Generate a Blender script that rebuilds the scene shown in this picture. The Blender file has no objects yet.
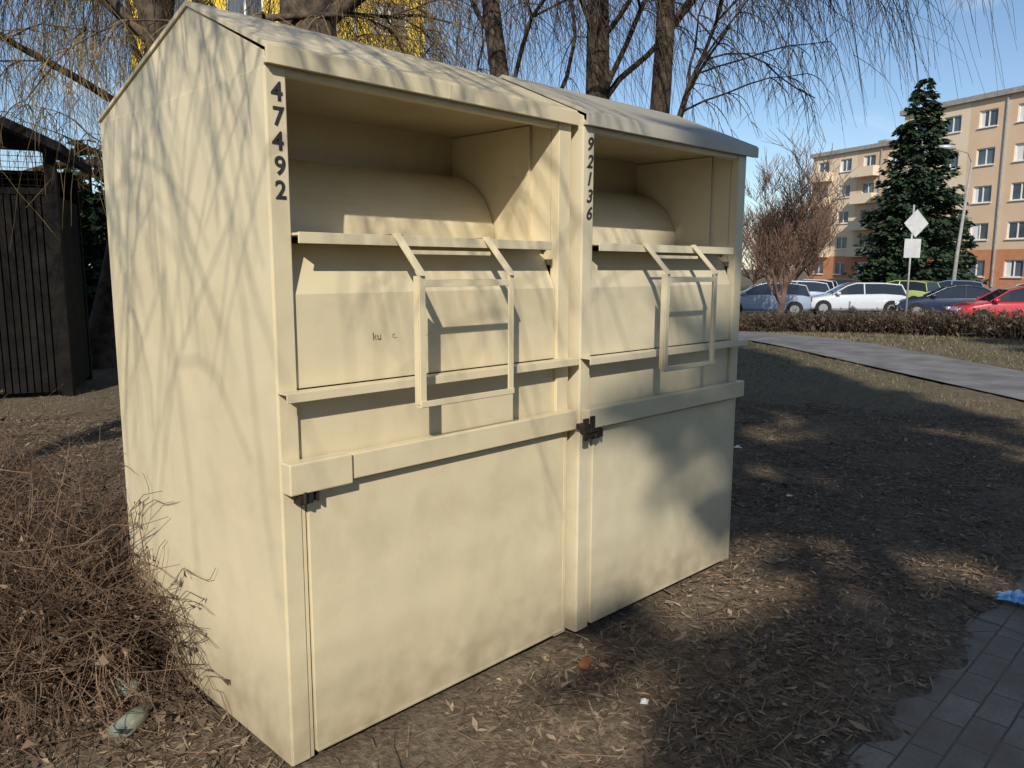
import bpy, math, random
import numpy as np
from mathutils import Vector, Matrix, noise
random.seed(7); rng=np.random.default_rng(7)
sc=bpy.context.scene
sc.view_settings.view_transform='Standard'; sc.view_settings.look='None'; sc.view_settings.exposure=0
CX,CY,CZ=-1.0403,-1.8981,1.4402
YAW,PITCH,ROLL,FPX=.7962,.1471,.0027,785.4
SY,CYW=math.sin(YAW),math.cos(YAW)
AZ=math.radians(40); EL=math.radians(32)
def hs(h,s,z=0): return Vector((CX+h*SY+s*CYW, CY+h*CYW-s*SY, z))
def lk(l,k,z=0): return Vector((l*math.sin(AZ)-k*math.cos(AZ), -l*math.cos(AZ)-k*math.sin(AZ), z))
def sstep(t): t=max(0,min(1,t)); return t*t*(3-2*t)
def gz(x,y):
    h=(x-CX)*SY+(y-CY)*CYW
    return -.7*sstep((h-14)/16)
# ---------------------------------------------------------------- camera
cam=bpy.data.objects.new("camera",bpy.data.cameras.new("camera")); sc.collection.objects.link(cam); sc.camera=cam
cam.data.lens=FPX*36/1024; cam.data.clip_end=3000; cam.data.clip_start=.05
f=np.array([SY*math.cos(PITCH),CYW*math.cos(PITCH),-math.sin(PITCH)]); r=np.array([CYW,-SY,0.]); u=np.cross(r,f)
R=r*math.cos(ROLL)+u*math.sin(ROLL); U=-r*math.sin(ROLL)+u*math.cos(ROLL)
cam.matrix_world=Matrix([[R[0],U[0],-f[0],CX],[R[1],U[1],-f[1],CY],[R[2],U[2],-f[2],CZ],[0,0,0,1]])
# ---------------------------------------------------------------- light
S=Vector((-math.cos(AZ)*math.cos(EL),-math.sin(AZ)*math.cos(EL),math.sin(EL)))
sl=bpy.data.lights.new("sun",'SUN'); sl.energy=4.8; sl.angle=math.radians(.53); sl.color=(1,.93,.82)
so=bpy.data.objects.new("sun",sl); sc.collection.objects.link(so); so.rotation_euler=S.to_track_quat('Z','Y').to_euler()
w=bpy.data.worlds.new("World"); sc.world=w; w.use_nodes=True; nt=w.node_tree; bg=nt.nodes["Background"]
sky=nt.nodes.new("ShaderNodeTexSky"); sky.sky_type='NISHITA'; sky.sun_disc=False; sky.sun_elevation=EL; sky.sun_rotation=math.atan2(S.x,S.y)%(2*math.pi)
sky.air_density=1.0; sky.dust_density=.3; sky.ozone_density=3.2
tc=nt.nodes.new("ShaderNodeTexCoord"); mp=nt.nodes.new("ShaderNodeMapping"); mp.inputs[3].default_value=(1.6,1.6,6)
nz=nt.nodes.new("ShaderNodeTexNoise"); nz.inputs["Scale"].default_value=1.9; nz.inputs["Detail"].default_value=6; nz.inputs["Distortion"].default_value=.5
cr=nt.nodes.new("ShaderNodeValToRGB"); cr.color_ramp.elements[0].position=.54; cr.color_ramp.elements[0].color=(0,0,0,1); cr.color_ramp.elements[1].position=.76; cr.color_ramp.elements[1].color=(.7,.7,.7,1)
mx=nt.nodes.new("ShaderNodeMixRGB"); mx.inputs[2].default_value=(7.5,7.8,8.2,1)
L=nt.links.new
L(tc.outputs["Generated"],mp.inputs[0]); L(mp.outputs[0],nz.inputs[0]); L(nz.outputs[0],cr.inputs[0]); L(cr.outputs[0],mx.inputs[0]); L(sky.outputs[0],mx.inputs[1]); L(mx.outputs[0],bg.inputs[0]); bg.inputs[1].default_value=.122
# ---------------------------------------------------------------- materials
def mat(name,c1,c2=None,scale=8,rough=.7,bump=0,bscale=40,metal=0,attr=False,detail=4,lo=.35,hi=.65,spec=.3):
    m=bpy.data.materials.new(name); m.use_nodes=True; n=m.node_tree; b=n.nodes["Principled BSDF"]
    b.inputs["Roughness"].default_value=rough; b.inputs["Metallic"].default_value=metal; b.inputs["Specular IOR Level"].default_value=spec
    b.inputs["Base Color"].default_value=(*c1,1)
    t=n.nodes.new("ShaderNodeTexCoord")
    if c2 is not None:
        cr=n.nodes.new("ShaderNodeValToRGB"); cr.color_ramp.elements[0].color=(*c1,1); cr.color_ramp.elements[1].color=(*c2,1)
        if attr:
            a=n.nodes.new("ShaderNodeAttribute"); a.attribute_name="rnd"; n.links.new(a.outputs["Fac"],cr.inputs[0])
        else:
            z=n.nodes.new("ShaderNodeTexNoise"); z.inputs["Scale"].default_value=scale; z.inputs["Detail"].default_value=detail
            n.links.new(t.outputs["Object"],z.inputs[0]); n.links.new(z.outputs[0],cr.inputs[0])
            cr.color_ramp.elements[0].position=lo; cr.color_ramp.elements[1].position=hi
        n.links.new(cr.outputs[0],b.inputs["Base Color"])
    if bump:
        z=n.nodes.new("ShaderNodeTexNoise"); z.inputs["Scale"].default_value=bscale; z.inputs["Detail"].default_value=4
        n.links.new(t.outputs["Object"],z.inputs[0]); bp=n.nodes.new("ShaderNodeBump"); bp.inputs["Strength"].default_value=bump; bp.inputs["Distance"].default_value=.02
        n.links.new(z.outputs[0],bp.inputs["Height"]); n.links.new(bp.outputs[0],b.inputs["Normal"])
    return m
def paint_mat(name,c1,c2,rust=.5,smudge=.28):
    m=mat(name,c1,c2,scale=1.7,rough=.38,lo=.3,hi=.7,spec=.5); n=m.node_tree; b=n.nodes["Principled BSDF"]; N=n.nodes.new; K=n.links.new
    t=[x for x in n.nodes if x.type=='TEX_COORD'][0]
    base=b.inputs["Base Color"].links[0].from_socket
    sp=N("ShaderNodeSeparateXYZ"); K(t.outputs["Object"],sp.inputs[0])
    mr=N("ShaderNodeMapRange"); mr.inputs[1].default_value=.0; mr.inputs[2].default_value=.38; mr.inputs[3].default_value=1.05; mr.inputs[4].default_value=0; K(sp.outputs[2],mr.inputs[0])
    z=N("ShaderNodeTexNoise"); z.inputs["Scale"].default_value=12; z.inputs["Detail"].default_value=7; K(t.outputs["Object"],z.inputs[0])
    mu=N("ShaderNodeMath"); mu.operation='MULTIPLY'; K(mr.outputs[0],mu.inputs[0]); K(z.outputs[0],mu.inputs[1])
    m1=N("ShaderNodeMixRGB"); m1.inputs[2].default_value=(.18,.135,.085,1); K(mu.outputs[0],m1.inputs[0]); K(base,m1.inputs[1])
    z2=N("ShaderNodeTexNoise"); z2.inputs["Scale"].default_value=4.2; z2.inputs["Detail"].default_value=7; z2.inputs["Roughness"].default_value=.7; z2.inputs["Distortion"].default_value=.4; K(t.outputs["Object"],z2.inputs[0])
    c2r=N("ShaderNodeValToRGB"); c2r.color_ramp.elements[0].position=.48; c2r.color_ramp.elements[0].color=(0,0,0,1); c2r.color_ramp.elements[1].position=.8; c2r.color_ramp.elements[1].color=(smudge,smudge,smudge,1); K(z2.outputs[0],c2r.inputs[0])
    m2=N("ShaderNodeMixRGB"); m2.inputs[2].default_value=(c1[0]*.55,c1[1]*.5,c1[2]*.45,1); K(c2r.outputs[0],m2.inputs[0]); K(m1.outputs[0],m2.inputs[1])
    z3=N("ShaderNodeTexNoise"); z3.inputs["Scale"].default_value=11; z3.inputs["Detail"].default_value=8; z3.inputs["Roughness"].default_value=.78; K(t.outputs["Object"],z3.inputs[0])
    c3=N("ShaderNodeValToRGB"); c3.color_ramp.elements[0].position=.675; c3.color_ramp.elements[0].color=(0,0,0,1); c3.color_ramp.elements[1].position=.72; c3.color_ramp.elements[1].color=(rust,rust,rust,1); K(z3.outputs[0],c3.inputs[0])
    m3=N("ShaderNodeMixRGB"); m3.inputs[2].default_value=(.16,.07,.025,1); K(c3.outputs[0],m3.inputs[0]); K(m2.outputs[0],m3.inputs[1]); K(m3.outputs[0],b.inputs["Base Color"])
    z4=N("ShaderNodeTexNoise"); z4.inputs["Scale"].default_value=2.6; z4.inputs["Detail"].default_value=2; K(t.outputs["Object"],z4.inputs[0])
    z5=N("ShaderNodeTexNoise"); z5.inputs["Scale"].default_value=110; z5.inputs["Detail"].default_value=2; K(t.outputs["Object"],z5.inputs[0])
    b1=N("ShaderNodeBump"); b1.inputs["Strength"].default_value=.6; b1.inputs["Distance"].default_value=.024; K(z4.outputs[0],b1.inputs["Height"])
    b2=N("ShaderNodeBump"); b2.inputs["Strength"].default_value=.2; b2.inputs["Distance"].default_value=.0015; K(z5.outputs[0],b2.inputs["Height"]); K(b1.outputs[0],b2.inputs["Normal"]); K(b2.outputs[0],b.inputs["Normal"])
    return m
M={}
M['cream']=paint_mat("cream_paint",(.62,.53,.345),(.67,.575,.38),.5,.34)
M['cream2']=paint_mat("cream_paint_worn",(.57,.50,.345),(.62,.55,.39),.5,.34)
M['inner_shade']=paint_mat("cream_paint_shaded",(.38,.32,.20),(.48,.41,.27),.6,.45)  # recess cream darkened to paint in the roof's shade, plus smudges and rust
M['roof2']=paint_mat("roof_paint_grey",(.36,.34,.28),(.46,.42,.34),.5,.5)
M['rust']=mat("rust",(.13,.05,.02),(.25,.10,.04),scale=30,rough=.9)
M['black']=mat("black_stencil_paint",(.02,.02,.022),(.05,.05,.05),scale=60,rough=.6)
M['faded']=mat("faded_stencil",(.06,.045,.03),(.30,.24,.15),scale=90,rough=.7)
M['iron']=mat("dark_iron",(.03,.027,.025),(.07,.05,.04),scale=40,rough=.55,metal=.6)
M['bark']=mat("bark",(.04,.03,.022),(.12,.09,.065),scale=9,rough=.95,bump=1,bscale=14)
M['twigd']=mat("twig_dark",(.05,.036,.026),(.12,.085,.055),scale=3,rough=.8)
M['twigy']=mat("twig_golden",(.12,.085,.035),(.24,.175,.08),scale=3,rough=.8)
M['twigr']=mat("twig_red",(.10,.06,.045),(.19,.12,.085),scale=2,rough=.85)
M['hedge']=mat("hedge_twig",(.04,.032,.024),(.10,.072,.05),scale=2,rough=.85)
M['shrub']=mat("dry_shrub_twig",(.05,.031,.021),(.20,.13,.085),scale=4,rough=.85)
M['needle']=mat("spruce_needles",(.014,.030,.016),(.055,.09,.045),attr=True,rough=.7)
M['leaf']=mat("dry_leaves",(.055,.038,.026),(.42,.31,.21),attr=True,rough=.85)
M['straw']=mat("straw",(.12,.09,.055),(.48,.38,.25),attr=True,rough=.85)
M['grassb']=mat("dry_grass",(.07,.065,.032),(.30,.235,.135),attr=True,rough=.85)
M['woodd']=mat("dark_stained_wood",(.006,.0055,.005),(.014,.012,.011),scale=5,rough=.8,bump=.4,bscale=30,spec=.1)
M['glass']=mat("window_glass",(.03,.04,.05),(.10,.13,.17),scale=.25,rough=.08,spec=.8)
M['wframe']=mat("window_frame_white",(.7,.7,.68),rough=.5)
M['peach']=mat("render_peach",(.60,.44,.30),(.66,.49,.34),scale=.3,rough=.9)
M['beige']=mat("render_beige",(.68,.56,.41),(.74,.61,.45),scale=.3,rough=.9)
M['brick']=mat("render_brick_red",(.46,.20,.10),(.52,.24,.13),scale=2,rough=.9)
M['yellow']=mat("render_yellow",(.85,.58,.06),(.9,.64,.08),scale=.4,rough=.9)
M['concrete']=mat("concrete",(.25,.24,.22),(.33,.32,.3),scale=4,rough=.9)
M['asph']=mat("asphalt_lot",(.05,.05,.052),(.08,.08,.08),scale=.6,rough=.9,bump=.3,bscale=80)
M['path']=mat("asphalt_path",(.13,.125,.122),(.22,.215,.21),scale=2.0,rough=.9,bump=.5,bscale=90)
M['steel']=mat("galvanised_steel",(.38,.39,.4),(.5,.5,.5),scale=5,rough=.5,metal=.4)
M['white']=mat("white_paint",(.42,.43,.44),(.52,.52,.52),scale=5,rough=.5)
M['tyre']=mat("tyre_rubber",(.02,.02,.02),rough=.85)
M['rim']=mat("alloy_rim",(.45,.46,.48),rough=.3,metal=.8)
M['cglass']=mat("car_glass",(.015,.02,.025),rough=.05,spec=.9)
M['lamp']=mat("headlamp_lens",(.7,.72,.75),rough=.1,spec=.8)
M['tail']=mat("tail_lamp",(.35,.01,.01),rough=.2)
M['plastic']=mat("blue_plastic_film",(.04,.20,.60),(.25,.48,.75),scale=14,rough=.25,spec=.6)
M['paper']=mat("litter_paper",(.7,.7,.68),(.6,.58,.52),scale=30,rough=.7)
M['bottle']=mat("bottle_glass",(.10,.12,.08),(.26,.27,.22),scale=10,rough=.08,spec=.9)
# ---------------------------------------------------------------- mesh helper
class Acc:
    def __init__(s): s.v=[]; s.f=[]; s.m=[]; s.r=[]
    def add(s,vs,fs,mi=0,rn=0):
        o=len(s.v); s.v+=[tuple(p) for p in vs]
        for q in fs: s.f.append(tuple(i+o for i in q)); s.m.append(mi); s.r.append(rn)
    def box(s,x0,x1,y0,y1,z0,z1,mi=0):
        s.add([(x0,y0,z0),(x1,y0,z0),(x1,y1,z0),(x0,y1,z0),(x0,y0,z1),(x1,y0,z1),(x1,y1,z1),(x0,y1,z1)],
              [(0,3,2,1),(4,5,6,7),(0,1,5,4),(1,2,6,5),(2,3,7,6),(3,0,4,7)],mi)
    def prism(s,pts,x0,x1,mi=0):
        n=len(pts); vs=[(x0,a,b) for a,b in pts]+[(x1,a,b) for a,b in pts]
        s.add(vs,[tuple(range(n))[::-1],tuple(range(n,2*n))]+[(i,(i+1)%n,(i+1)%n+n,i+n) for i in range(n)],mi)
    def tube(s,pts,rad,n=5,mi=0,rn=0,cap=False):
        vs=[]; P=[Vector(p) for p in pts]; k=len(P)
        up=Vector((.31,.47,.83)).normalized()
        for i,p in enumerate(P):
            d=(P[min(i+1,k-1)]-P[max(i-1,0)])
            if d.length<1e-9: d=Vector((0,0,1))
            d.normalize(); a=d.cross(up)
            if a.length<.05: a=d.cross(Vector((1,0,0)))
            a.normalize(); b=d.cross(a); rr=rad[i] if hasattr(rad,'__len__') else rad
            for j in range(n):
                t=2*math.pi*j/n; vs.append(p+a*(math.cos(t)*rr)+b*(math.sin(t)*rr))
        fs=[(i*n+j,i*n+(j+1)%n,(i+1)*n+(j+1)%n,(i+1)*n+j) for i in range(k-1) for j in range(n)]
        if cap: fs+=[tuple(range(n))[::-1],tuple((k-1)*n+j for j in range(n))]
        s.add(vs,fs,mi,rn)
    def obj(s,name,mats,parent=None,loc=None,rot=0,smooth=False,bevel=0,attr=False):
        me=bpy.data.meshes.new(name); me.from_pydata(s.v,[],s.f)
        for m in mats: me.materials.append(m)
        me.polygons.foreach_set("material_index",s.m)
        if smooth: me.polygons.foreach_set("use_smooth",[True]*len(s.f))
        if attr:
            a=me.attributes.new("rnd",'FLOAT','FACE'); a.data.foreach_set("value",s.r)
        me.update(); o=bpy.data.objects.new(name,me); sc.collection.objects.link(o)
        if parent: o.parent=parent
        if loc is not None: o.location=loc
        o.rotation_euler[2]=rot
        if bevel:
            b=o.modifiers.new("bevel",'BEVEL'); b.width=bevel; b.segments=2; b.limit_method='ANGLE'
        return o
def empty(name,loc,rot=0):
    e=bpy.data.objects.new(name,None); sc.collection.objects.link(e); e.location=loc; e.rotation_euler[2]=rot; return e
def text(body,size,x,y,z,parent,mt,name,off=.0,rotx=90,shear=0):
    c=bpy.data.curves.new(name,'FONT'); c.body=body; c.size=size; c.extrude=.0006; c.offset=off; c.align_x='CENTER'; c.shear=shear
    o=bpy.data.objects.new(name,c); sc.collection.objects.link(o)
    dg=bpy.context.evaluated_depsgraph_get(); me=bpy.data.meshes.new_from_object(o.evaluated_get(dg)); bpy.data.objects.remove(o)
    o=bpy.data.objects.new(name,me); sc.collection.objects.link(o); me.materials.clear(); me.materials.append(mt)
    o.parent=parent; o.location=(x,y,z); o.rotation_euler=(math.radians(rotx),0,0); return o
# ---------------------------------------------------------------- donation bins
def donation_bin(loc,rot,W,digits,body,roofm,ovr,lock_left,shear=0,marks=False):
    e=empty("clothing_donation_bin",loc,rot)
    D,He,Hf,yp,Hp=1.1665,1.946,1.985,.4174,2.178
    a=Acc()
    b0=.018
    for x0,x1,xi0,xi1 in ((0,.010,.004,.012),(W-.010,W,W-.012,W-.004)):
        a.prism([(.0,b0),(D,b0),(D,He-.006),(0,He-.006)],x0,x1)
        a.prism([(.002,He-.008),(D-.002,He-.008),(D-.002,He-.001),(yp,Hp-.005),(.002,Hf-.005)],xi0,xi1)
    a.box(.011,W-.011,D-.012,D-.002,b0,He)
    a.box(.003,.060,-.004,.035,b0+.002,He+.02)
    a.box(W-.068,W-.003,-.004,.035,b0+.002,He+.02)
    a.box(.0605,W-.0685,.0,.03,He-.018,He+.02)
    a.box(.05,W-.05,.01,.05,.03,.06)
    a.obj("shell",[body],e,bevel=.0025)
    a=Acc()
    th=.010; fy=-.022
    a.prism([(fy,Hf-.004),(yp,Hp-.004),(D+.012,He-.0),(D+.012,He+th),(yp,Hp+th),(fy,Hf+th)],-.003,W+ovr)
    a.box(-.0025,W+ovr-.0005,fy-.006,fy+.004,Hf-.040,Hf+.004)
    a.box(-.002,W+ovr-.004,fy+.0045,-.0045,Hf-.038,Hf-.030)
    a.box(W*.5-.004,W*.5+.004,fy-.0075,fy-.0065,Hf-.039,Hf+.003)
    a.obj("roof",[roofm],e,bevel=.002)
    a=Acc()
    xl,xr=.0605,W-.0685; dep=.56
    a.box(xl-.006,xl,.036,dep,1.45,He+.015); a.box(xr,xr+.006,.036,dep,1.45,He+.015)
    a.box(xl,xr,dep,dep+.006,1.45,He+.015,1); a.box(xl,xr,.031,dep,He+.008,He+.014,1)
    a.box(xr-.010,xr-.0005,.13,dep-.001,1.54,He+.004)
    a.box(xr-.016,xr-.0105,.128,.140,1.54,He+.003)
    a.obj("hopper_recess",[body,M['inner_shade']],e)
    a=Acc(); pts=[]
    for i in range(17):
        t=math.pi/2*i/16; pts.append((.56-.25*math.cos(t),1.545+.255*math.sin(t)))
    pts=[(.555,1.50)]+[(.31,1.50)]+pts
    a.prism(pts,xl+.001,xr-.0165)
    a.obj("drum",[body],e,bevel=.002)
    a=Acc()
    a.box(.062,W-.14,-.032,.31,1.523,1.530); a.box(.0615,W-.1395,-.038,-.0325,1.502,1.532)
    a.box(W-.1385,xr-.001,.0355,.31,1.520,1.527)
    a.obj("shelf",[body],e,bevel=.0015)
    a=Acc()
    x0,x1=.0615,W-.0695
    a.prism([(.075,1.505),(.081,1.505),(.014,1.365),(.014,1.11),(.008,1.11),(.008,1.367)],x0+.004,x1-.004)
    a.box(x0,x1,.010,.018,.90,1.10)
    a.box(.0,W-.002,-.050,-.0045,1.104,1.109); a.box(-.0005,W-.0015,-.055,-.0505,1.084,1.110)
    a.obj("front_panel",[body],e,bevel=.0015)
    a=Acc()
    r0=.205 if lock_left else .012
    a.box(r0,W+.004,-.042,-.0045,.838,.913)
    if lock_left: a.box(.001,.2,-.052,-.0047,.830,.917)
    a.obj("locking_rail",[body],e,bevel=.004)
    a=Acc()
    a.box(.078,W-.030,-.009,.006,.035,.826); a.box(.062,.0735,-.001,.01,.02,.83)
    a.box(W-.025,W-.0215,-.0075,.005,.03,.826)
    a.box(.0785,W-.0305,-.013,-.0095,.034,.044)
    a.obj("door",[body],e,bevel=.002)
    a=Acc()
    lx=.045
    a.box(lx-.015,lx+.03,-.046,-.0125,.798,.827,0); a.box(lx+.04,lx+.046,-.048,-.02,.80,.835,0)
    a.tube([(lx+.0,-.05,.80),(lx+.0,-.05,.835)],.006,8,0,cap=True)
    if not lock_left:
        a.box(-.03,.0,-.055,-.047,.80,.885,0); a.box(.01,.035,-.055,-.047,.81,.890,0); a.box(-.03,.05,-.062,-.0555,.83,.845,0); a.box(-.02,.02,-.046,-.006,.84,.86,0)
    a.obj("lock",[M['iron']],e,bevel=.002)
    a=Acc(); hx0,hx1=W*.31+(.008 if lock_left else -.015),W*.61+(.008 if lock_left else -.02); hy=-.15; t=.011
    for x in (hx0,hx1):
        a.prism([(-.030,1.536),(hy+.002,1.417),(hy-.012,1.417),(-.042,1.538)],x-t,x+t)
        a.prism([(hy-.003,1.045),(hy+.003,1.045),(hy+.003,1.4165),(hy-.003,1.4165)],x-t,x+t)
        s=-1 if x==hx1 else 1
        a.box(x-t*s-.002,x-t*s+.002,hy+.0035,hy+.022,1.047,1.416)
    a.box(hx0-t,hx1+t,hy-.007,hy-.0035,1.040,1.058); a.box(hx0-t,hx1+t,hy-.0032,hy+.018,1.038,1.044)
    a.box(hx0+t,hx1-t,hy-.003,hy+.002,1.385,1.404)
    a.box(hx0+t,hx1-t,-.07,-.066,1.478,1.49)
    a.box(hx0-.02,hx0+.03,-.0325,-.0,1.5305,1.5345,1); a.box(hx1-.02,hx1+.02,-.0325,-.01,1.5305,1.5345,1)
    a.obj("pull_handle",[body,M['rust']],e,bevel=.001)
    for i,d in enumerate(digits):
        text(d,.066,.033+.002*math.sin(i*2.3),-.0055,1.862-.0615*i,e,M['black'],"number_digit",off=.0012,shear=shear)
    if marks:
        text("ku",.034,.335,.0065,1.228,e,M['faded'],"stencil_remnant",off=-.0004)
        text("c.",.030,.40,.0065,1.230,e,M['faded'],"stencil_remnant",off=-.0008)
        text("_ .",.030,.53,.0065,1.236,e,M['faded'],"stencil_remnant",off=-.0006)
    return e
donation_bin((0,0,0),0,1.2,"47492",M['cream'],M['cream'],.008,True,marks=True)
donation_bin((1.222,-.036,0),-.0246,1.145,"92136",M['cream2'],M['roof2'],.06,False,shear=.25)
# ---------------------------------------------------------------- ground
def axis(lo,hi,fine,far):
    a=list(np.arange(lo,hi+1e-6,fine)); st=fine; x=hi
    while x<far: st=min(st*1.13,60) if x>hi+20 or st<.9 else min(st*1.02,1.2); x+=st; a.append(x)
    st=fine; x=lo; b=[]
    while x>-far: st=min(st*1.13,60) if x<lo-20 or st<.9 else min(st*1.02,1.2); x-=st; b.append(x)
    return np.array(b[::-1]+a)
xs=axis(-1.6,4.2,.035,1400); ys=axis(-1.6,2.2,.035,1400)
PAVE_Y=-1.20
def gh(x,y):
    z=gz(x,y)
    d=math.hypot(x-1,y)
    if d<25:
        n1=noise.noise((x*1.3,y*1.3,0)); n2=noise.noise((x*6,y*6,3)); n3=noise.noise((x*17,y*17,5))
        k=1 if d<12 else (25-d)/13
        z+=k*(.02*n1+.012*n2+.007*n3)
        if y<PAVE_Y+.5:
            t=(y-PAVE_Y)+.10*noise.noise((x*2.2,7,0))+.05*n2
            m=sstep((t+.10)/.25); zz=-.03+.045*m+.010*m*n2+.006*n3*m
            q=sstep((y-PAVE_Y-.2)/.3); z=zz*(1-q)+z*q
            if y<-3.6: z=-.03+sstep((-3.6-y)/.4)*.03
        if -.1<x<2.5 and -.1<y<1.3: z=min(z,.004)-.0
    return z
nx,ny=len(xs),len(ys)
V=[(x,y,gh(x,y)) for y in ys for x in xs]
Fc=[(j*nx+i,j*nx+i+1,(j+1)*nx+i+1,(j+1)*nx+i) for j in range(ny-1) for i in range(nx-1)]
g=Acc(); g.v=V; g.f=Fc; g.m=[0]*len(Fc); g.r=[0]*len(Fc)
gm=bpy.data.materials.new("ground_soil_grass"); gm.use_nodes=True; n=gm.node_tree; N=n.nodes.new; K=n.links.new; b=n.nodes["Principled BSDF"]; b.inputs["Roughness"].default_value=.95; b.inputs["Specular IOR Level"].default_value=.15
t=N("ShaderNodeTexCoord")
def nse(scale,det,src=None):
    z=N("ShaderNodeTexNoise"); z.inputs["Scale"].default_value=scale; z.inputs["Detail"].default_value=det; z.inputs["Roughness"].default_value=.65; K(t.outputs["Object"],z.inputs[0]); return z.outputs[0]
def ramp(src,p0,c0,p1,c1):
    c=N("ShaderNodeValToRGB"); c.color_ramp.elements[0].position=p0; c.color_ramp.elements[0].color=(*c0,1); c.color_ramp.elements[1].position=p1; c.color_ramp.elements[1].color=(*c1,1); K(src,c.inputs[0]); return c.outputs[0]
soil_a=ramp(nse(38,6),.35,(.055,.038,.026),.68,(.23,.17,.115))
soil_b=ramp(nse(30,6),.35,(.10,.078,.05),.68,(.30,.24,.165))
ms=N("ShaderNodeMixRGB"); K(ramp(nse(1.7,5),.44,(0,0,0),.62,(.9,.9,.9)),ms.inputs[0]); K(soil_a,ms.inputs[1]); K(soil_b,ms.inputs[2]); soil=ms.outputs[0]
grass=ramp(nse(14,6),.35,(.085,.068,.044),.7,(.24,.19,.125))
green=ramp(nse(5,6),.3,(.08,.074,.038),.7,(.18,.155,.09))
m1=N("ShaderNodeMixRGB"); K(ramp(nse(.5,5),.42,(0,0,0),.6,(1,1,1)),m1.inputs[0]); K(grass,m1.inputs[1]); K(green,m1.inputs[2])
vl=N("ShaderNodeVectorMath"); vl.operation='LENGTH'; K(t.outputs["Object"],vl.inputs[0])
ad=N("ShaderNodeMath"); ad.operation='MULTIPLY_ADD'; K(nse(1.1,4),ad.inputs[0]); ad.inputs[1].default_value=6; K(vl.outputs["Value"],ad.inputs[2])
mr=N("ShaderNodeMapRange"); mr.inputs[1].default_value=6.5; mr.inputs[2].default_value=13; K(ad.outputs[0],mr.inputs[0])
m2=N("ShaderNodeMixRGB"); K(mr.outputs[0],m2.inputs[0]); K(soil,m2.inputs[1]); K(m1.outputs[0],m2.inputs[2]); K(m2.outputs[0],b.inputs["Base Color"])
bp=N("ShaderNodeBump"); bp.inputs["Strength"].default_value=.9; bp.inputs["Distance"].default_value=.02; K(nse(60,5),bp.inputs["Height"]); K(bp.outputs[0],b.inputs["Normal"])
g.obj("ground",[gm],smooth=True)
pm=bpy.data.materials.new("block_pavers"); pm.use_nodes=True; n=pm.node_tree; N=n.nodes.new; K=n.links.new; b=n.nodes["Principled BSDF"]; b.inputs["Roughness"].default_value=.9
t=N("ShaderNodeTexCoord"); br=N("ShaderNodeTexBrick"); br.inputs["Scale"].default_value=1; br.inputs["Brick Width"].default_value=.2; br.inputs["Row Height"].default_value=.1; br.inputs["Mortar Size"].default_value=.004; br.inputs["Mortar Smooth"].default_value=.4
br.inputs["Color1"].default_value=(.23,.205,.17,1); br.inputs["Color2"].default_value=(.31,.28,.235,1); br.inputs["Mortar"].default_value=(.085,.068,.05,1); br.inputs["Bias"].default_value=-.1
dn=N("ShaderNodeTexNoise"); dn.inputs["Scale"].default_value=9; K(t.outputs["Object"],dn.inputs[0]); vm=N("ShaderNodeMixRGB"); vm.inputs[0].default_value=.008; K(t.outputs["Object"],vm.inputs[1]); K(dn.outputs["Color"],vm.inputs[2]); K(vm.outputs[0],br.inputs[0])
sp=nse(90,5); m1=N("ShaderNodeMixRGB"); m1.blend_type='MULTIPLY'; m1.inputs[0].default_value=.8; K(br.outputs[0],m1.inputs[1]); K(ramp(sp,.3,(.6,.6,.6),.7,(1.15,1.12,1.1)),m1.inputs[2])
dirt=ramp(nse(3.6,7),.38,(.05,.05,.05),.62,(.88,.88,.88)); m2=N("ShaderNodeMixRGB"); K(dirt,m2.inputs[0]); K(m1.outputs[0],m2.inputs[1]); m2.inputs[2].default_value=(.16,.125,.09,1); K(m2.outputs[0],b.inputs["Base Color"])
bp=N("ShaderNodeBump"); bp.inputs["Strength"].default_value=.6; bp.inputs["Distance"].default_value=.006; bp.invert=True; K(br.outputs["Fac"],bp.inputs["Height"])
b2=N("ShaderNodeBump"); b2.inputs["Strength"].default_value=.4; b2.inputs["Distance"].default_value=.003; K(sp,b2.inputs["Height"]); K(bp.outputs[0],b2.inputs["Normal"]); K(b2.outputs[0],b.inputs["Normal"])
a=Acc(); a.add([(-14,-3.6,.0),(16,-3.6,.0),(16,PAVE_Y+.1,.0),(-14,PAVE_Y+.1,.0)],[(0,1,2,3)]); a.obj("pavement",[pm])
def strip(name,left,right,mt,off,n=40):
    a=Acc(); vs=[]
    for i in range(n+1):
        t=i/n*(len(left)-1); k=min(int(t),len(left)-2); q=t-k
        for j in range(9):
            w_=j/8
            A=Vector(left[k]).lerp(Vector(left[k+1]),q); B=Vector(right[k]).lerp(Vector(right[k+1]),q); p=A.lerp(B,w_)
            P=hs(p[0],p[1]); vs.append((P.x,P.y,gz(P.x,P.y)+off))
    a.add(vs,[(i*9+j,i*9+j+1,(i+1)*9+j+1,(i+1)*9+j) for i in range(n) for j in range(8)]); return a.obj(name,[mt])
strip("footpath",[(2,5.9),(8.6,5.55),(15.7,4.8),(24,3.4),(34,1)],[(2,7.8),(10.9,7.1),(22,6.5),(27,5.6),(35,3.6)],M['path'],.03)
strip("parking_lot",[(26.5,4),(26.5,45)],[(52,0),(52,45)],M['asph'],.02)
strip("road",[(52.1,-10),(52.1,45)],[(60,-10),(60,45)],M['path'],.02)
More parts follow.
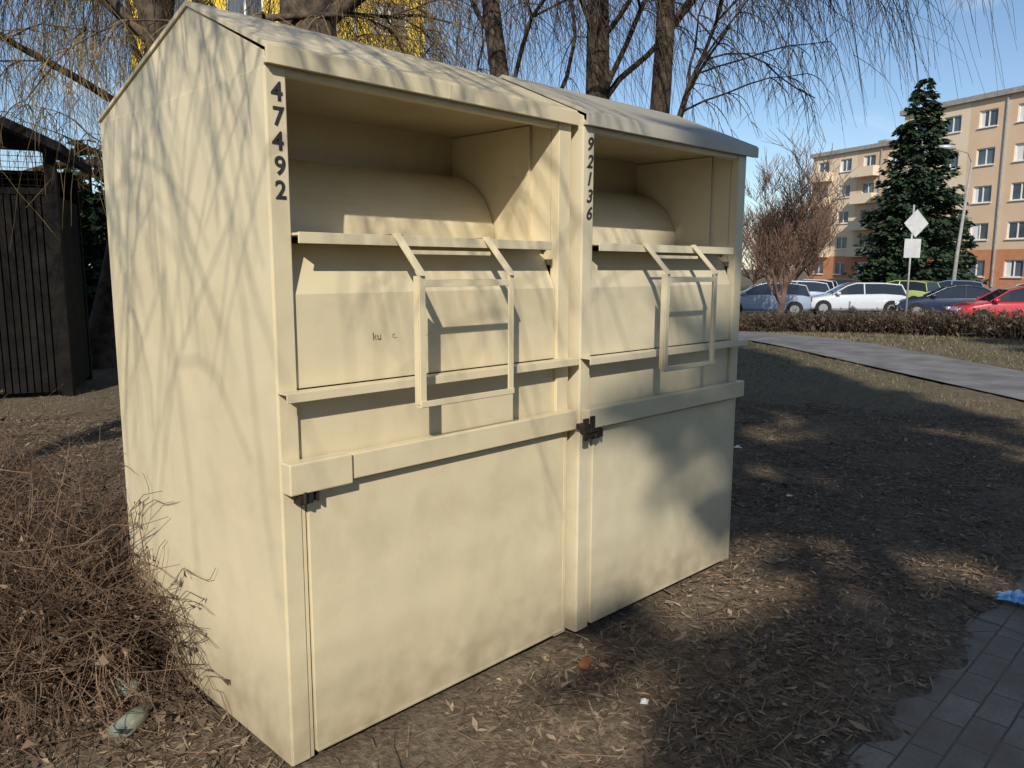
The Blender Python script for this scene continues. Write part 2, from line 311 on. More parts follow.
# ---------------------------------------------------------------- scatter
def inbin(x,y,m=.0): return -.0-m<x<2.4+m and -.05-m<y<1.17+m
a=Acc(); cnt=0
while cnt<56000:
    d=rng.random()**.62*8+.8; th=YAW+rng.uniform(-.66,.66)
    x=CX+d*math.sin(th); y=CY+d*math.cos(th)
    if inbin(x,y) or (y<PAVE_Y+.05 and rng.random()>.14): continue
    if noise.noise((x*1.6,y*1.6,9))+rng.uniform(-.45,.45)<-.12: continue
    cnt+=1
    z=gh(x,y)+.002 if y>PAVE_Y-.2 else .003
    big=rng.random()<.07
    l=rng.uniform(.007,.024)*(1.8 if big else 1); wd=l*rng.uniform(.12,.5); an=rng.uniform(0,2*math.pi); ti=rng.normal(0,.3)
    c,s_=math.cos(an),math.sin(an); up=abs(rng.normal(0,.004)); lz=l*math.sin(ti)*.6
    cu=rng.uniform(-.004,.006)
    zz=z+up+max(0,abs(lz))
    a.add([(x-c*l,y-s_*l,zz-lz),(x-s_*wd,y+c*wd,zz+cu),(x+c*l,y+s_*l,zz+lz),(x+s_*wd,y-c*wd,zz+cu*.2)],[(0,1,2),(0,2,3)],0,min(1,max(0,rng.beta(1.5,3)+(.3 if rng.random()<.06 else 0))))
a.obj("leaf_litter",[M['leaf']],attr=True)
a=Acc()
for i in range(42000):
    d=rng.random()**.6*9+.9; th=YAW+rng.uniform(-.66,.66); x=CX+d*math.sin(th); y=CY+d*math.cos(th)
    if inbin(x,y,.03) or y<PAVE_Y+.06: continue
    if noise.noise((x*1.2,y*1.2,4))+rng.uniform(-.35,.35)<-.1: continue
    z=gh(x,y)+.004+abs(rng.normal(0,.005)); l=rng.uniform(.03,.13); an=rng.uniform(0,6.28); c,s_=math.cos(an),math.sin(an); wd=rng.uniform(.0007,.0020); k=rng.normal(0,.2)*l; z2=z+abs(rng.normal(0,.012))
    mx_,my_=x+c*l*.5-s_*k,y+s_*l*.5+c*k
    a.add([(x-s_*wd,y+c*wd,z),(x+s_*wd,y-c*wd,z),(mx_+s_*wd,my_-c*wd,z2),(mx_-s_*wd,my_+c*wd,z2),(x+c*l,y+s_*l,z)],[(0,1,2,3),(3,2,4)],0,rng.beta(1.3,2.4))
a.obj("straw",[M['straw']],attr=True)
a=Acc()
for i in range(3600):
    d=rng.random()**.7*8+.9; th=YAW+rng.uniform(-.66,.66); x=CX+d*math.sin(th); y=CY+d*math.cos(th)
    if inbin(x,y,.05) or y<PAVE_Y+.08: continue
    z=gh(x,y)+.008; l=rng.uniform(.05,.34); an=rng.uniform(0,6.28); c,s_=math.cos(an),math.sin(an); k=rng.normal(0,.15)*l
    if inbin(x+c*l,y+s_*l,.0): continue
    a.tube([(x,y,z),(x+c*l*.5-s_*k,y+s_*l*.5+c*k,z+abs(rng.normal(0,.014))),(x+c*l,y+s_*l,z+rng.uniform(0,.02))],[.0024,.0019,.001],3)
a.obj("fallen_twigs",[M['shrub']])
a=Acc()
for i in range(30000):
    d=rng.random()**.55*20+3.0; th=YAW+rng.uniform(.10,.64) if rng.random()<.9 else YAW-rng.uniform(.45,.62)
    h=d*math.cos(th-YAW); s_=d*math.sin(th-YAW)
    x=CX+d*math.sin(th); y=CY+d*math.cos(th)
    pl=5.55-(h-8.6)*.1-.1
    if inbin(x,y,.03) or y<PAVE_Y+.1 or (pl<s_<pl+2.1 and h>2): continue
    if noise.noise((x*.7,y*.7,1))+rng.uniform(-.5,.5)<-.05 and d<12: continue
    z=gh(x,y)-.005; l=rng.uniform(.015,.055)*(1+d*.02); an=rng.uniform(0,6.28); c,s_=math.cos(an),math.sin(an); wd=.002*(1+d*.12); le=rng.uniform(.4,2.2)*l
    a.add([(x-s_*wd,y+c*wd,z),(x+s_*wd,y-c*wd,z),(x+c*le,y+s_*le,z+l)],[(0,1,2)],0,rng.random())
a.obj("dry_grass",[M['grassb']],attr=True)
# ---------------------------------------------------------------- trees
def bend(p,d,l,n,wob,pull,r0,r1):
    P=[Vector(p)]; d=Vector(d).normalized()
    for i in range(n):
        d=(d+Vector(rng.normal(0,wob,3))+Vector(pull)).normalized(); P.append(P[-1]+d*(l/n))
    return P,[r0+(r1-r0)*i/n for i in range(n+1)],d
def droop(T,p,d,l,tr,drift=(0,0),g_=-.42,nsub=3,nseg=9):
    P=[Vector(p)]; d=Vector(d).normalized()
    for i in range(nseg):
        d=(d+Vector((drift[0],drift[1],g_))+Vector(rng.normal(0,.07,3))).normalized(); P.append(P[-1]+d*(l/nseg))
    T.tube(P,[tr*(1-.75*i/nseg) for i in range(nseg+1)],3)
    for m in range(nsub):
        i=int(rng.integers(1,7)); q,qr,_=bend(P[i],Vector((rng.normal(0,.6),rng.normal(0,.6),-.5)),l*.35,4,.12,(0,0,-.25),tr*.6,tr*.25); T.tube(q,qr,3)
def willow(name,loc,trunks,limb_l,ntw,zend,twm,reach=(1.2,3.0),tr=.006,nl=7,drift=(0,0),i0=4,aim=None,lpull=-.04,lr=.5,tw_aim=None,extra=None):
    e=empty(name,loc); A=Acc(); T=Acc(); src=[]
    for (dx,dy,lean,H,r0) in trunks:
        P,Rr,d=bend((dx,dy,-.1),(lean[0],lean[1],1),H,9,.025,(0,0,.04),r0,r0*.5); Rr[0]*=1.25; A.tube(P,Rr,10)
        for k in range(nl):
            i=int(rng.integers(i0,10)); an=rng.uniform(0,6.28) if aim is None else aim+rng.normal(0,.55)
            if tw_aim is not None and k%3: an=tw_aim+rng.normal(0,.8)
            up_=rng.uniform(.4,1.2) if tw_aim is None else rng.uniform(.9,1.8)
            q,qr,qd=bend(P[i],(math.cos(an),math.sin(an),up_),limb_l*rng.uniform(.6,1.1),8,.12,(0,0,lpull),Rr[i]*lr,.012); A.tube(q,qr,6)
            src+=q[3:]
            for m in range(4):
                j=int(rng.integers(3,8)); a2=rng.uniform(0,6.28); s2,sr,_=bend(q[j],qd+Vector((math.cos(a2),math.sin(a2),.2)),limb_l*.4,6,.15,(0,0,-.08 if aim is None else 0),.014 if aim is None else .012,.006); A.tube(s2,sr,4); src+=s2[1:]
    for k in range(ntw):
        p=src[int(rng.integers(0,len(src)))]; an=math.atan2(p.y,p.x)+rng.normal(0,.9)
        if tw_aim is not None and rng.random()<.6: an=tw_aim+rng.normal(0,.7)
        l=max(.6,(p.z-rng.uniform(*zend))*1.15); l=min(l,rng.uniform(*reach)*1.3)
        droop(T,p,(math.cos(an),math.sin(an),rng.uniform(-.2,.5)),l,tr,drift,g_=-.42 if tw_aim is None else rng.uniform(-.5,-.25))
    if extra: extra(e,A,T)
    A.obj("trunk_and_limbs",[M['bark']],e,smooth=True); T.obj("hanging_twigs",[twm],e)
    return e
RA=math.atan2(-.7147,.6995)
willow("willow_tree",hs(7.6,.85),[(0,0,(.05,.1),5.5,.17),(-.35,.25,(-.10,.1),5.5,.13),(.30,-.25,(.05,-.03),5.5,.13)],3.6,1150,(2.6,4.1),M['twigd'],reach=(1.4,3.8),drift=(.04,-.04),nl=8,lr=.26,tw_aim=RA,tr=.0055)
willow("willow_tree",hs(10.0,-2.1),[(0,0,(.0,.05),6.5,.50),(-.9,.3,(-.25,.15),6,.22)],4.2,1050,(2.2,4.5),M['twigy'],reach=(1.5,3.5),lr=.4)
willow("willow_tree",hs(11.2,-6.0),[(0,0,(.2,-.1),6.5,.22)],4.2,1500,(1.2,3.8),M['twigy'],reach=(1.5,4.6),nl=9,lr=.4)
def near(e,A,T):
    o=Vector(e.location)
    for (l1,k1,z1,nt_) in ((.35,1.7,4.2,30),(-.2,2.1,4.4,40),(-.45,1.4,4.0,40)):
        a0=lk(-3.3,3.6,4.9)-o; b0=lk(l1,k1,z1)-o; P=[]
        for i in range(13):
            t=i/12; p=a0.lerp(b0,t); p.z+=.35*math.sin(t*math.pi)+rng.normal(0,.02); p.x+=rng.normal(0,.025); p.y+=rng.normal(0,.025); P.append(p)
        A.tube(P,[.045-.037*i/12 for i in range(13)],6)
        for i in range(nt_):
            p=P[int(rng.integers(7,13))]; l=rng.uniform(1.3,2.6); an=RA+rng.normal(0,1.3)
            if p.z-l<1.7: l=p.z-1.7
            droop(T,p,(math.cos(an)*.8,math.sin(an)*.8,rng.uniform(-.5,.2)),l,.0068,(0,0),g_=-.2,nsub=4)
willow("willow_tree",lk(-3.4,3.6),[(0,0,(.05,-.05),6.3,.2)],3.3,50,(2.6,3.9),M['twigd'],reach=(1,2.2),tr=.0065,i0=7,aim=math.atan2(-math.cos(AZ),math.sin(AZ)),lpull=.02,nl=6,lr=.32,extra=near)
def bare_tree(A,loc,H,r0,lv=4,up=.25,nb=5,spread=.8,tmin=.006,first=.42):
    def rec(p,d,l,r,k):
        P,Rr,dd=bend(p,d,l,5,.09,(0,0,up*.25),r,r*.55); A.tube(P,Rr,3 if k<lv-1 else 6)
        if k<=0: return
        for i in range(nb):
            j=int(rng.integers(1,6)); v=Vector(rng.normal(0,1,3)); v.z=abs(v.z)*.4
            rec(P[j],dd*.8+v.normalized()*spread,l*rng.uniform(.5,.75),max(tmin,Rr[j]*.55),k-1)
    rec(Vector(loc),Vector((0,0,1)),H*first,r0,lv)
e=empty("bare_tree",hs(30,10.2,-.68)); A=Acc(); bare_tree(A,(0,0,0),8.6,.12,4,.34,7,.88,.010,first=.40); A.obj("branches",[M['twigr']],e)
e=empty("bare_tree",hs(44,15.6,-.7)); A=Acc(); bare_tree(A,(0,0,0),9.0,.14,4,.3,6,.9,.014); A.obj("branches",[M['twigr']],e)
A=Acc()
for h,s_,H in ((72,22,9),(76,25,11),(70,26.5,9),(84,28,12),(62,16,7),(95,27,12),(66,22,8)): bare_tree(A,hs(h,s_,-.7),H,.16,3,.3,8,.9,.026)
A.obj("distant_trees",[M['twigr']])
e=empty("bare_tree",lk(7.6,10.5)); A=Acc(); bare_tree(A,(0,0,0),15,.3,4,.3,6,.9,.014); A.obj("branches",[M['bark']],e)
e=empty("bare_tree",lk(10,8)); A=Acc(); bare_tree(A,(0,0,0),14,.3,4,.3,6,.9,.014); A.obj("branches",[M['bark']],e)
def spruce(name,loc,H,Rb,n,q=.3,base=.06,mt='needle',pw=.85):
    e=empty(name,loc); A=Acc(); A.tube([(0,0,-.1),(0,0,H*.5),(0,0,H*.97)],[H*.018,H*.011,.01],7); A.obj("trunk",[M['bark']],e)
    N_=Acc(); nb=max(60,n//46)
    for i in range(nb):
        t=(rng.random())**.8; t=1-t; z=H*(base+(1-base)*t); an=rng.uniform(0,6.28)
        rl=Rb*(1-t)**pw*rng.uniform(.66,1.18)+.12
        sh=rng.uniform(-.15,.25)
        c,s_=math.cos(an),math.sin(an)
        m=max(6,int(46*(.35+rl/Rb)))
        for k in range(m):
            u_=rng.random()**.6; rr=rl*u_; dz=-.30*rr+.16*rl*u_**3+rng.normal(0,.05)*rl**.5
            lat=rng.normal(0,.13)*rl*(1.15-u_)
            px,py,pz=c*rr-s_*lat,s_*rr+c*lat,z+dz-abs(lat)*.25
            l=q*rng.uniform(.5,1.2); wd=l*rng.uniform(.18,.4); a2=an+rng.normal(0,.6); cc,ss=math.cos(a2),math.sin(a2); dr=rng.uniform(-.75,.05)*l
            tw=rng.normal(0,.5)*wd
            N_.add([(px,py,pz),(px+cc*l*.5-ss*wd,py+ss*l*.5+cc*wd,pz+dr*.4+tw),(px+cc*l,py+ss*l,pz+dr),(px+cc*l*.5+ss*wd,py+ss*l*.5-cc*wd,pz+dr*.4-tw)],[(0,1,2,3)],0,min(1,max(0,.32+sh+rng.normal(0,.15))))
    N_.obj("foliage",[M[mt]],e,attr=True); return e
spruce("spruce_tree",hs(50,25.1,-.7),13.6,3.5,26000,.38,pw=.72)
spruce("spruce_tree",hs(58,32.3,-.7),6.5,1.9,6000,.4)
spruce("spruce_tree",hs(12.5,-6.5),2.6,.9,6000,.2)
spruce("spruce_tree",hs(17,-8.9),4.2,1.6,7000,.25)
spruce("spruce_tree",lk(3.35,13),17,4.3,13000,.5,pw=1.0)
spruce("spruce_tree",lk(9.8,16.5),20,4.2,10000,.7)
# ---------------------------------------------------------------- shrubs and hedge
def shrub(name,pts,n,mt,r=.003):
    a=Acc()
    fix=lambda p: p if not (p.x>-.012 and 0<p.y<1.2) else Vector((-.012-rng.random()*.01,p.y,p.z))
    for i in range(n):
        k=int(rng.integers(0,len(pts))); cx,cy,cr,ch=pts[k]
        an=rng.uniform(0,6.28); q=cr*math.sqrt(rng.random())*.6; x=cx+q*math.cos(an); y=cy+q*math.sin(an)
        if inbin(x,y,.03): continue
        a2=rng.uniform(0,6.28); d=Vector((math.cos(a2)*rng.uniform(.4,1.6),math.sin(a2)*rng.uniform(.4,1.6),.8)); l=ch*rng.uniform(.7,1.8)
        P,Rr,dd=bend((x,y,gh(x,y)),d,l,7,.24,(0,0,-.16),r,r*.35)
        for p in P: p.z=max(p.z,.01)
        a.tube([fix(p) for p in P],Rr,3,0)
        for m in range(3):
            j=int(rng.integers(1,7)); P2,R2,_=bend(P[j],Vector(rng.normal(0,1,3)),l*.35,4,.3,(0,0,-.1),r*.6,r*.3)
            for p in P2: p.z=max(p.z,.01)
            a.tube([fix(p) for p in P2],R2,3,0)
        if rng.random()<.8:
            for m in range(3):
                p=fix(P[int(rng.integers(2,8))]); s_=.011; v=[Vector(p)+Vector(rng.normal(0,s_,3)) for _ in range(4)]
                if all(q.x<-.003 or q.y>1.2 for q in v): a.add(v,[(0,1,2),(0,2,3)],1,rng.beta(1.5,4)*.7)
    return a.obj(name,[mt,M['leaf']],attr=True)
pts=[]
for i in range(90):
    h=rng.uniform(3.3,7.4); s_=-.652*h+rng.uniform(-.6,1.0)*h*.24-.1
    P_=hs(h,s_)
    if P_.x<-.3 and P_.y>.9+(.0 if P_.x>-1.2 else -.6): pts.append((P_.x,P_.y,.55,rng.uniform(.36,.66)))
pts+=[(-.25,1.1,.2,.5),(-.3,1.3,.3,.6),(-.4,1.7,.4,.6),(-.7,1.5,.4,.5),(-.7,2.1,.5,.6),(-.3,2.0,.4,.6)]*2
shrub("dry_shrub",pts,5200,M['shrub'],.0032)
a=Acc()
for i in range(4600):
    t=rng.random(); h=14.6+t*14.5; s_=12.0-(t*14.5+.0)*.42; P0=hs(h,s_); x=P0.x+rng.uniform(-.3,.3); y=P0.y+rng.uniform(-.3,.3); z=gz(x,y)
    l=.62*rng.uniform(.75,1.12); P,Rr,_=bend((x,y,z),(rng.normal(0,.3),rng.normal(0,.3),1),l,4,.25,(0,0,0),.011,.006); a.tube(P,Rr,3,0,rng.random())
    for m in range(3):
        p=P[int(rng.integers(1,5))]; q=.04
        a.add([(p.x,p.y,p.z),(p.x+rng.normal(0,q),p.y+rng.normal(0,q),p.z+rng.normal(0,q)),(p.x+rng.normal(0,q),p.y+rng.normal(0,q),p.z+rng.normal(0,q))],[(0,1,2)],1,rng.random()*.3)
a.obj("hedge",[M['hedge'],M['leaf']],attr=True)
# ---------------------------------------------------------------- wooden shelter (left)
e=empty("wooden_shelter",hs(8.7,-4.95),-YAW+.36)
a=Acc(); Wd=4.2; Dp=1.5; Ht=2.2
for i in range(int(Wd/.07)):
    x=-i*.07; a.box(x-.056,x,-.02+.006*(i%2),.02,.06,Ht)
for i in range(int(Dp/.07)): a.box(-.02+.006*(i%2),.015,i*.07+.03,i*.07+.086,.06,Ht)
a.box(-Wd,-.02,.021,.06,.5,.58); a.box(-Wd,-.02,.021,.06,1.6,1.68); a.box(-Wd,0.02,-.03,.05,Ht+.001,Ht+.07)
a.box(-Wd,-.02,.061,.07,.06,Ht-.01)
a.box(-Wd,-.02,Dp,Dp+.03,.06,2.6)
a.obj("plank_wall",[M['woodd']],e)
a=Acc()
for x in (0.03,-1.4,-2.8,-Wd): a.box(x-.11,x,-.045,.075,.0,2.66)
for x in (0.03,-Wd): a.box(x-.11,x,Dp-.1,Dp-.002,.0,2.5)
a.obj("posts",[M['woodd']],e)
a=Acc()
for i in range(52):
    x=-i*.08; a.tube([(x,0,Ht+.07),(x-.0,0,2.64)],.004,3)
for i in range(8): a.tube([(-Wd,0.002,Ht+.1+i*.06),(0,.002,Ht+.1+i*.06)],.004,3)
a.obj("wire_mesh",[M['iron']],e)
a=Acc()
vs=[(.16,-.40,2.60),(.16,Dp+.3,2.60),(-2.1,Dp+.3,3.65),(-2.1,-.40,3.65),(-4.5,Dp+.3,2.60),(-4.5,-.40,2.60)]
vs=vs+[(x,y,z+.10) for x,y,z in vs]
a.add(vs,[(0,1,2,3),(3,2,4,5),(6,9,8,7),(9,11,10,8),(0,3,9,6),(3,5,11,9),(1,7,8,2),(2,8,10,4),(0,6,7,1),(5,4,10,11)])
a.add([(.0,0,2.66),(-4.2,0,2.66),(-2.1,0,3.63)],[(0,1,2)])
a.obj("roof",[M['woodd']],e)
# ---------------------------------------------------------------- buildings
def facade(Aw,Ag,Af,P0,du,nr,cols,rows,cw,rh,z0,ww,wh,sill,mats,balc=None,Ab=None):
    P0=Vector(P0); du=Vector(du); nr=Vector(nr); up=Vector((0,0,1))
    def pt(a,b,d=0): return P0+du*a+up*(z0+b)+nr*d
    def q(A,p,mi): A.add(p,[(0,1,2,3)],mi)
    for r_ in range(rows):
        for c in range(cols):
            a0=c*cw; b0=r_*rh; w0=a0+(cw-ww)/2; w1=w0+ww; s0=b0+sill; s1=s0+wh; mi=mats(r_,c)
            q(Aw,[pt(a0,b0),pt(a0+cw,b0),pt(a0+cw,s0),pt(a0,s0)],mi); q(Aw,[pt(a0,s1),pt(a0+cw,s1),pt(a0+cw,b0+rh),pt(a0,b0+rh)],mi)
            q(Aw,[pt(a0,s0),pt(w0,s0),pt(w0,s1),pt(a0,s1)],mi); q(Aw,[pt(w1,s0),pt(a0+cw,s0),pt(a0+cw,s1),pt(w1,s1)],mi)
            dd=-.18
            for x,y in (((w0,s0),(w1,s0)),((w1,s0),(w1,s1)),((w1,s1),(w0,s1)),((w0,s1),(w0,s0))): q(Aw,[pt(*x),pt(*y),pt(*y,dd),pt(*x,dd)],mi)
            q(Ag,[pt(w0,s0,dd),pt(w1,s0,dd),pt(w1,s1,dd),pt(w0,s1,dd)],0)
            def bar(x0,x1,y0,y1,d0=dd+.01,d1=dd+.07,mi_=0):
                p=[pt(x0,y0,d0),pt(x1,y0,d0),pt(x1,y1,d0),pt(x0,y1,d0),pt(x0,y0,d1),pt(x1,y0,d1),pt(x1,y1,d1),pt(x0,y1,d1)]
                Af.add(p,[(4,5,6,7),(0,1,5,4),(1,2,6,5),(2,3,7,6),(3,0,4,7)],mi_)
            k=.09
            bar(w0,w1,s0,s0+k); bar(w0,w1,s1-k,s1); bar(w0,w0+k,s0+k,s1-k); bar(w1-k,w1,s0+k,s1-k); bar((w0+w1)/2-.05,(w0+w1)/2+.05,s0+k,s1-k)
            if rng.random()<.5: bar(w0+k,w0+k+rng.uniform(.2,.6),s0+k,s1-k,dd+.003,dd+.006)
            bar(w0-.08,w1+.08,s0-.07,s0-.005,.002,.12)
            if balc and balc(r_,c) and r_>0:
                x0,x1=a0+.15,a0+cw-.15; p=[pt(x0,b0-.1,.002),pt(x1,b0-.1,.002),pt(x1,b0-.1,1.1),pt(x0,b0-.1,1.1),pt(x0,b0+1,.002),pt(x1,b0+1,.002),pt(x1,b0+1,1.1),pt(x0,b0+1,1.1)]
                Ab.add(p,[(0,1,2,3),(3,2,6,7),(0,3,7,4),(1,2,6,5)],0)
def block(name,P0,ang,cols,rows,depth,cw=3.4,rh=2.85,base=.6,ww=1.7,wh=1.45,sill=.85,wallm=None,mats=lambda r,c:0,balc=None):
    e=empty(name,P0,ang); Aw,Ag,Af,Ab=Acc(),Acc(),Acc(),Acc(); Lx=cols*cw; Hh=base+rows*rh
    facade(Aw,Ag,Af,(0,0,0),(1,0,0),(0,-1,0),cols,rows,cw,rh,base,ww,wh,sill,mats,balc,Ab)
    facade(Aw,Ag,Af,(0,depth,0),(0,-1,0),(-1,0,0),max(1,int(depth/4)),rows,depth/max(1,int(depth/4)),rh,base,1.4,wh,sill,lambda r,c:mats(r,0))
    Aw.add([(Lx,0,base),(Lx,depth,base),(Lx,depth,Hh),(Lx,0,Hh),(0,depth,base),(0,depth,Hh)],[(0,1,2,3),(1,4,5,2)],mats(1,0))
    Aw.box(-.05,Lx+.05,-.05,depth+.05,-1,base-.002,len(wallm)-1)
    for c in range(cols//3):
        x=(c*3+3)*cw-.0; Af.box(x-.06,x+.06,-.16,-.04,base,Hh,1)
    Aw.obj("walls",wallm,e); Ag.obj("window_glass",[M['glass']],e); Af.obj("window_frames",[M['wframe'],M['steel']],e)
    if Ab.v: Ab.obj("balconies",[M['beige']],e)
    R_=Acc(); R_.box(-.35,Lx+.35,-.35,depth+.35,Hh+.002,Hh+.45)
    for i in range(2): R_.box(Lx*(.3+.35*i),Lx*(.3+.35*i)+1.2,depth*.45,depth*.45+1,Hh+.451,Hh+1.7)
    R_.obj("roof",[M['concrete']],e); return e
wm=[M['beige'],M['peach'],M['brick'],M['concrete']]
mf=lambda r,c: 2 if r==0 else (1 if (c//2)%2 else 0)
T=math.radians(24)
def blk(h,s_,cols,rows,**k): return block("apartment_building",hs(h,s_,-.7),-YAW-math.pi/2+T,cols,rows,11,wallm=wm,mats=mf,**k)
blk(78,37.5,8,5,rh=3.2)
blk(100,37.2,5,5,balc=lambda r,c:c%2==0,rh=3.0)
block("apartment_building",hs(38,-17.6,0),-YAW+.25,4,5,11,wallm=[M['yellow'],M['concrete']],mats=lambda r,c:0)
# ---------------------------------------------------------------- vehicles
def car(loc,rot,col,kind="hatch",sc_=1.0):
    e=empty("parked_car",loc,rot); e.scale=(sc_,)*3
    pm=mat("car_paint",col,rough=.22,spec=.6); pm.node_tree.nodes["Principled BSDF"].inputs["Coat Weight"].default_value=.6
    Lc=2.05 if kind=="hatch" else 2.25
    if kind=="hatch": cab=[(-1.95,.95,.0),(-1.78,.97,.42),(-1.2,.98,.50),(-.1,.98,.52),(.35,.97,.40),(1.0,.93,.0)]
    elif kind=="wagon": cab=[(-2.15,.95,.0),(-1.98,.97,.44),(-1.2,.98,.50),(.0,.98,.50),(.4,.97,.38),(1.05,.93,.0)]
    else: cab=[(-1.65,.97,.0),(-1.0,.98,.38),(-.6,.98,.46),(.0,.98,.46),(.4,.97,.36),(1.1,.94,.0)]
    st=[(-Lc,.38,.62,.70),(-Lc+.06,.30,.90,.80),(-Lc+.35,.25,.97 if kind!="sedan" else .98,.86),(-1.2,.22,.98,.885),(0,.22,.96,.89),(1.0,.22,.93,.885),(1.5,.24,.84,.87),(Lc-.25,.26,.76,.84),(Lc-.06,.30,.64,.76),(Lc,.36,.55,.66)]
    A=Acc(); vs=[]; k=12
    for x,zb,zt,w_ in st:
        ring=[(-w_*.9,zb),(-w_*.99,zb+.1),(-w_,zb+(zt-zb)*.55),(-w_*.97,zt-.07),(-w_*.88,zt),(-w_*.4,zt+.025),(w_*.4,zt+.025),(w_*.88,zt),(w_*.97,zt-.07),(w_,zb+(zt-zb)*.55),(w_*.99,zb+.1),(w_*.9,zb)]
        vs+=[(x,a_,b_) for a_,b_ in ring]
    fs=[(i*k+j,i*k+(j+1)%k,(i+1)*k+(j+1)%k,(i+1)*k+j) for i in range(len(st)-1) for j in range(k)]+[tuple(range(k)),tuple((len(st)-1)*k+j for j in range(k))[::-1]]
    A.add(vs,fs,0); A.obj("body",[pm],e,smooth=True,bevel=.01)
    A=Acc(); vs=[]; k=6
    for x,zb,hh in cab:
        wb=.80; wr=.80-.22*(hh/.5)
        vs+=[(x,-wb,zb-.04),(x,-wr-.0,zb+hh*.9),(x,-wr*.82,zb+hh),(x,wr*.82,zb+hh),(x,wr,zb+hh*.9),(x,wb,zb-.04)]
    for i in range(len(cab)-1):
        for j in range(k-1):
            steep=(i in (0,len(cab)-2)) or (i==len(cab)-3 and cab[i+1][2]<.45) or (kind=="sedan" and i==0)
            top=j in (1,2,3)
            A.add([vs[i*k+j],vs[i*k+j+1],vs[(i+1)*k+j+1],vs[(i+1)*k+j]],[(0,1,2,3)],0 if (top and not steep) else 1)
    A.obj("cabin",[pm,M['cglass']],e,smooth=False)
    A=Acc()
    for sgn in (-1,1):
        for i in range(len(cab)-1):
            wr=lambda hh:.80-.22*(hh/.5)
            p0=(cab[i][0],sgn*(wr(cab[i][2])+.004),cab[i][1]+cab[i][2]*.92+.004); p1=(cab[i+1][0],sgn*(wr(cab[i+1][2])+.004),cab[i+1][1]+cab[i+1][2]*.92+.004); A.tube([p0,p1],.032,5)
        A.tube([(-.35,sgn*.805,.93),(-.35,sgn*.595,1.44)],.035,5)
        A.box(.75,.92,min(sgn*.88,sgn*1.02),max(sgn*.88,sgn*1.02),.93,1.06)
    A.obj("pillars_and_mirrors",[pm],e,smooth=True)
    A=Acc()
    for x in (-Lc+.72,Lc-.80):
        for sgn in (-1,1):
            y0,y1=sgn*.70,sgn*.895
            A.tube([(x,y0,.31),(x,y1,.31)],.315,20,0,cap=True); A.tube([(x,y1-.02*sgn,.31),(x,y1+.006*sgn,.31)],.20,14,1,cap=True)
            A.tube([(x,sgn*.86,.32),(x,sgn*.889,.32)],.37,20,0,cap=True)
    A.obj("wheels",[M['tyre'],M['rim']],e)
    A=Acc()
    for sgn in (-1,1):
        A.box(Lc-.17,Lc-.015,min(sgn*.42,sgn*.70),max(sgn*.42,sgn*.70),.57,.69,0); A.box(-Lc-.012,-Lc+.1,min(sgn*.52,sgn*.74),max(sgn*.52,sgn*.74),.66,.86,1)
    A.box(Lc-.06,Lc+.012,-.40,.40,.36,.54,2); A.box(Lc+.012,Lc+.02,-.26,.26,.40,.51,3); A.box(-Lc-.02,-Lc+.02,-.26,.26,.5,.61,3)
    A.obj("lights_and_plates",[M['lamp'],M['tail'],M['tyre'],M['white']],e,bevel=.01)
    return e
def lot(h,s_): p=hs(h,s_,0); p.z=gz(p.x,p.y)+.02; return p
cars=[(41,14.3,2.9,(.30,.40,.54),"hatch"),(37,15.9,3.0,(.52,.55,.58),"wagon"),(44,21.5,2.2,(.36,.42,.12),"hatch"),(34,19.0,2.75,(.02,.03,.06),"sedan"),(29,18.4,2.9,(.45,.02,.03),"hatch"),(47,17.2,2.6,(.5,.5,.52),"hatch"),(45,24.6,2.6,(.15,.2,.3),"hatch"),(40,26,2.6,(.3,.31,.32),"wagon"),(50,20,2.7,(.06,.06,.07),"hatch"),(36,24.0,2.7,(.25,.05,.06),"sedan"),(36,11.4,2.9,(.25,.30,.38),"hatch")]
for h,s_,r_,c,k in cars: car(lot(h,s_),-YAW+r_,c,k)
# ---------------------------------------------------------------- lamp, sign
e=empty("street_lamp",hs(45,25.0,-.7)); A=Acc()
A.tube([(0,0,0),(.1,-.1,3),(.38,-.38,8.0)],[.13,.10,.06],10,0,cap=True); A.tube([(.38,-.38,8.0),(.2,-.2,8.5),(-.5,.45,8.75)],[.05,.04,.035],8,0)
A.obj("pole",[M['concrete']],e,smooth=True)
A=Acc(); A.tube([(-.35,.3,8.72),(-.6,.53,8.8),(-1.05,.95,8.84)],[.06,.15,.07],8,0,cap=True); A.obj("lantern",[M['steel']],e,smooth=True)
e=empty("traffic_sign",hs(30,15.0,-.7),-YAW+.2); A=Acc(); A.tube([(0,0,0),(0,0,4.5)],.035,8,0,cap=True); A.obj("pole",[M['steel']],e,smooth=True)
A=Acc()
def plate(A,pts,y0,y1,mi):
    n_=len(pts); A.add([(x,y0,z) for x,z in pts]+[(x,y1,z) for x,z in pts],[tuple(range(n_)),tuple(range(n_,2*n_))[::-1]]+[(i,i+n_,(i+1)%n_+n_,(i+1)%n_) for i in range(n_)],mi)
zc=3.82; q=.52
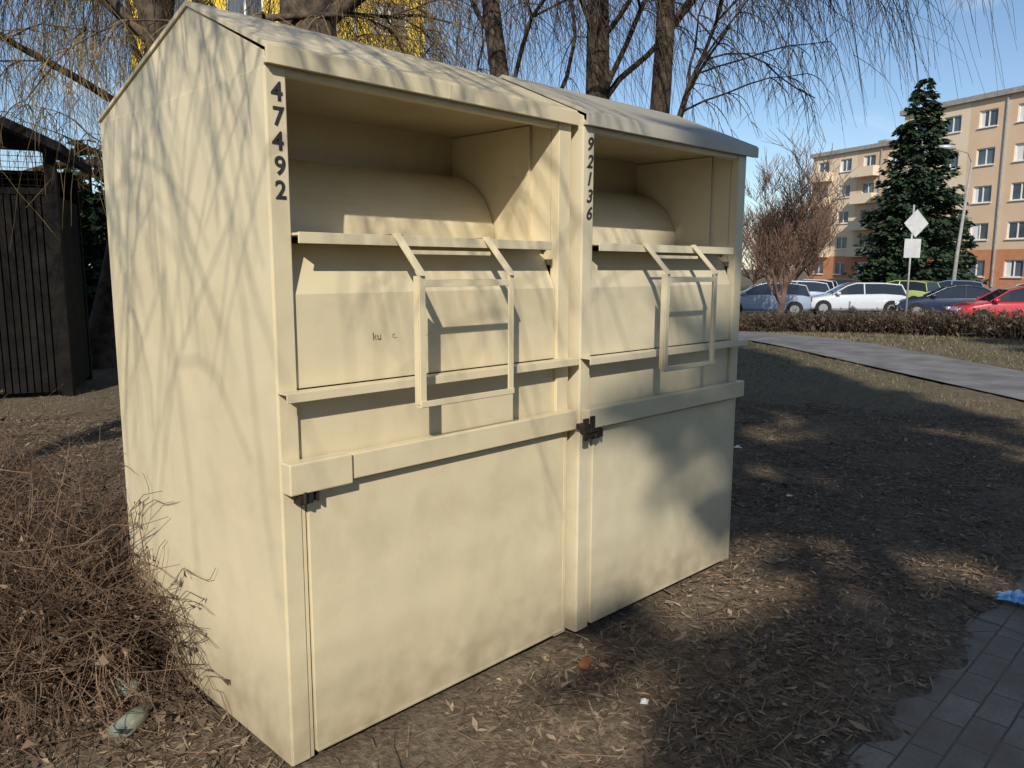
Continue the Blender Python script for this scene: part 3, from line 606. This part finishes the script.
plate(A,[(.12,zc-q),(.12+q,zc),(.12,zc+q),(.12-q,zc)],-.05,-.04,0)
A.box(-.32,.38,-.05,-.04,2.55,3.25,0)
A.box(-.15,.3,-.04,.04,3.75,3.80,1); A.box(-.2,.3,-.04,.04,2.9,2.95,1)
A.obj("plates",[M['white'],M['steel']],e,bevel=.003)
# ---------------------------------------------------------------- litter
def crumple(name,x,y,z,sx,sy,sz,mt,n=14,seed=0):
    A=Acc(); vs=[]
    for j in range(n):
        for i in range(n):
            u_,v_=i/(n-1)-.5,j/(n-1)-.5
            vs.append((u_*sx*(1+.3*noise.noise((v_*5,seed,1))),v_*sy*(1+.3*noise.noise((u_*5,seed,2))),sz*abs(noise.noise((u_*5+seed,v_*5,4)))*1.8*(1.1-2*max(abs(u_),abs(v_)))+.006+.25*sz*abs(noise.noise((u_*16,v_*16,seed)))))
    A.add(vs,[(j*n+i,j*n+i+1,(j+1)*n+i+1,(j+1)*n+i) for j in range(n-1) for i in range(n-1)]); return A.obj(name,[mt],None,(x,y,z),rng.uniform(0,3))
crumple("plastic_bag",2.80,-1.22,.016,.17,.10,.045,M['plastic'],18,3)
crumple("paper_scrap",1.0,-.52,.012,.035,.025,.010,M['paper'],6,5); crumple("paper_scrap",4.6,1.1,.02,.06,.04,.02,M['paper'],6,6); crumple("paper_scrap",-.85,.25,.02,.05,.03,.015,M['paper'],6,8)
crumple("paper_scrap",3.6,.2,.02,.04,.03,.012,M['paper'],6,9)
A=Acc(); A.tube([(0,0,.035),(.09,0,.035),(.12,0,.036),(.14,0,.036),(.17,0,.036)],[.033,.034,.028,.014,.013],14,0,cap=True); A.obj("glass_bottle",[M['bottle']],None,(-.30,.52,-.016),.6,smooth=True)
A=Acc(); A.tube([(0,0,.03),(.08,0,.032)],[.03,.03],14,0,cap=True); A.obj("glass_jar",[M['bottle']],None,(-.16,.74,-.008),2.0,smooth=True)
A=Acc(); A.box(0,.06,0,.04,0,.02); A.obj("wood_chip",[M['rust']],None,(1.04,-.25,.008),.4,bevel=.006)
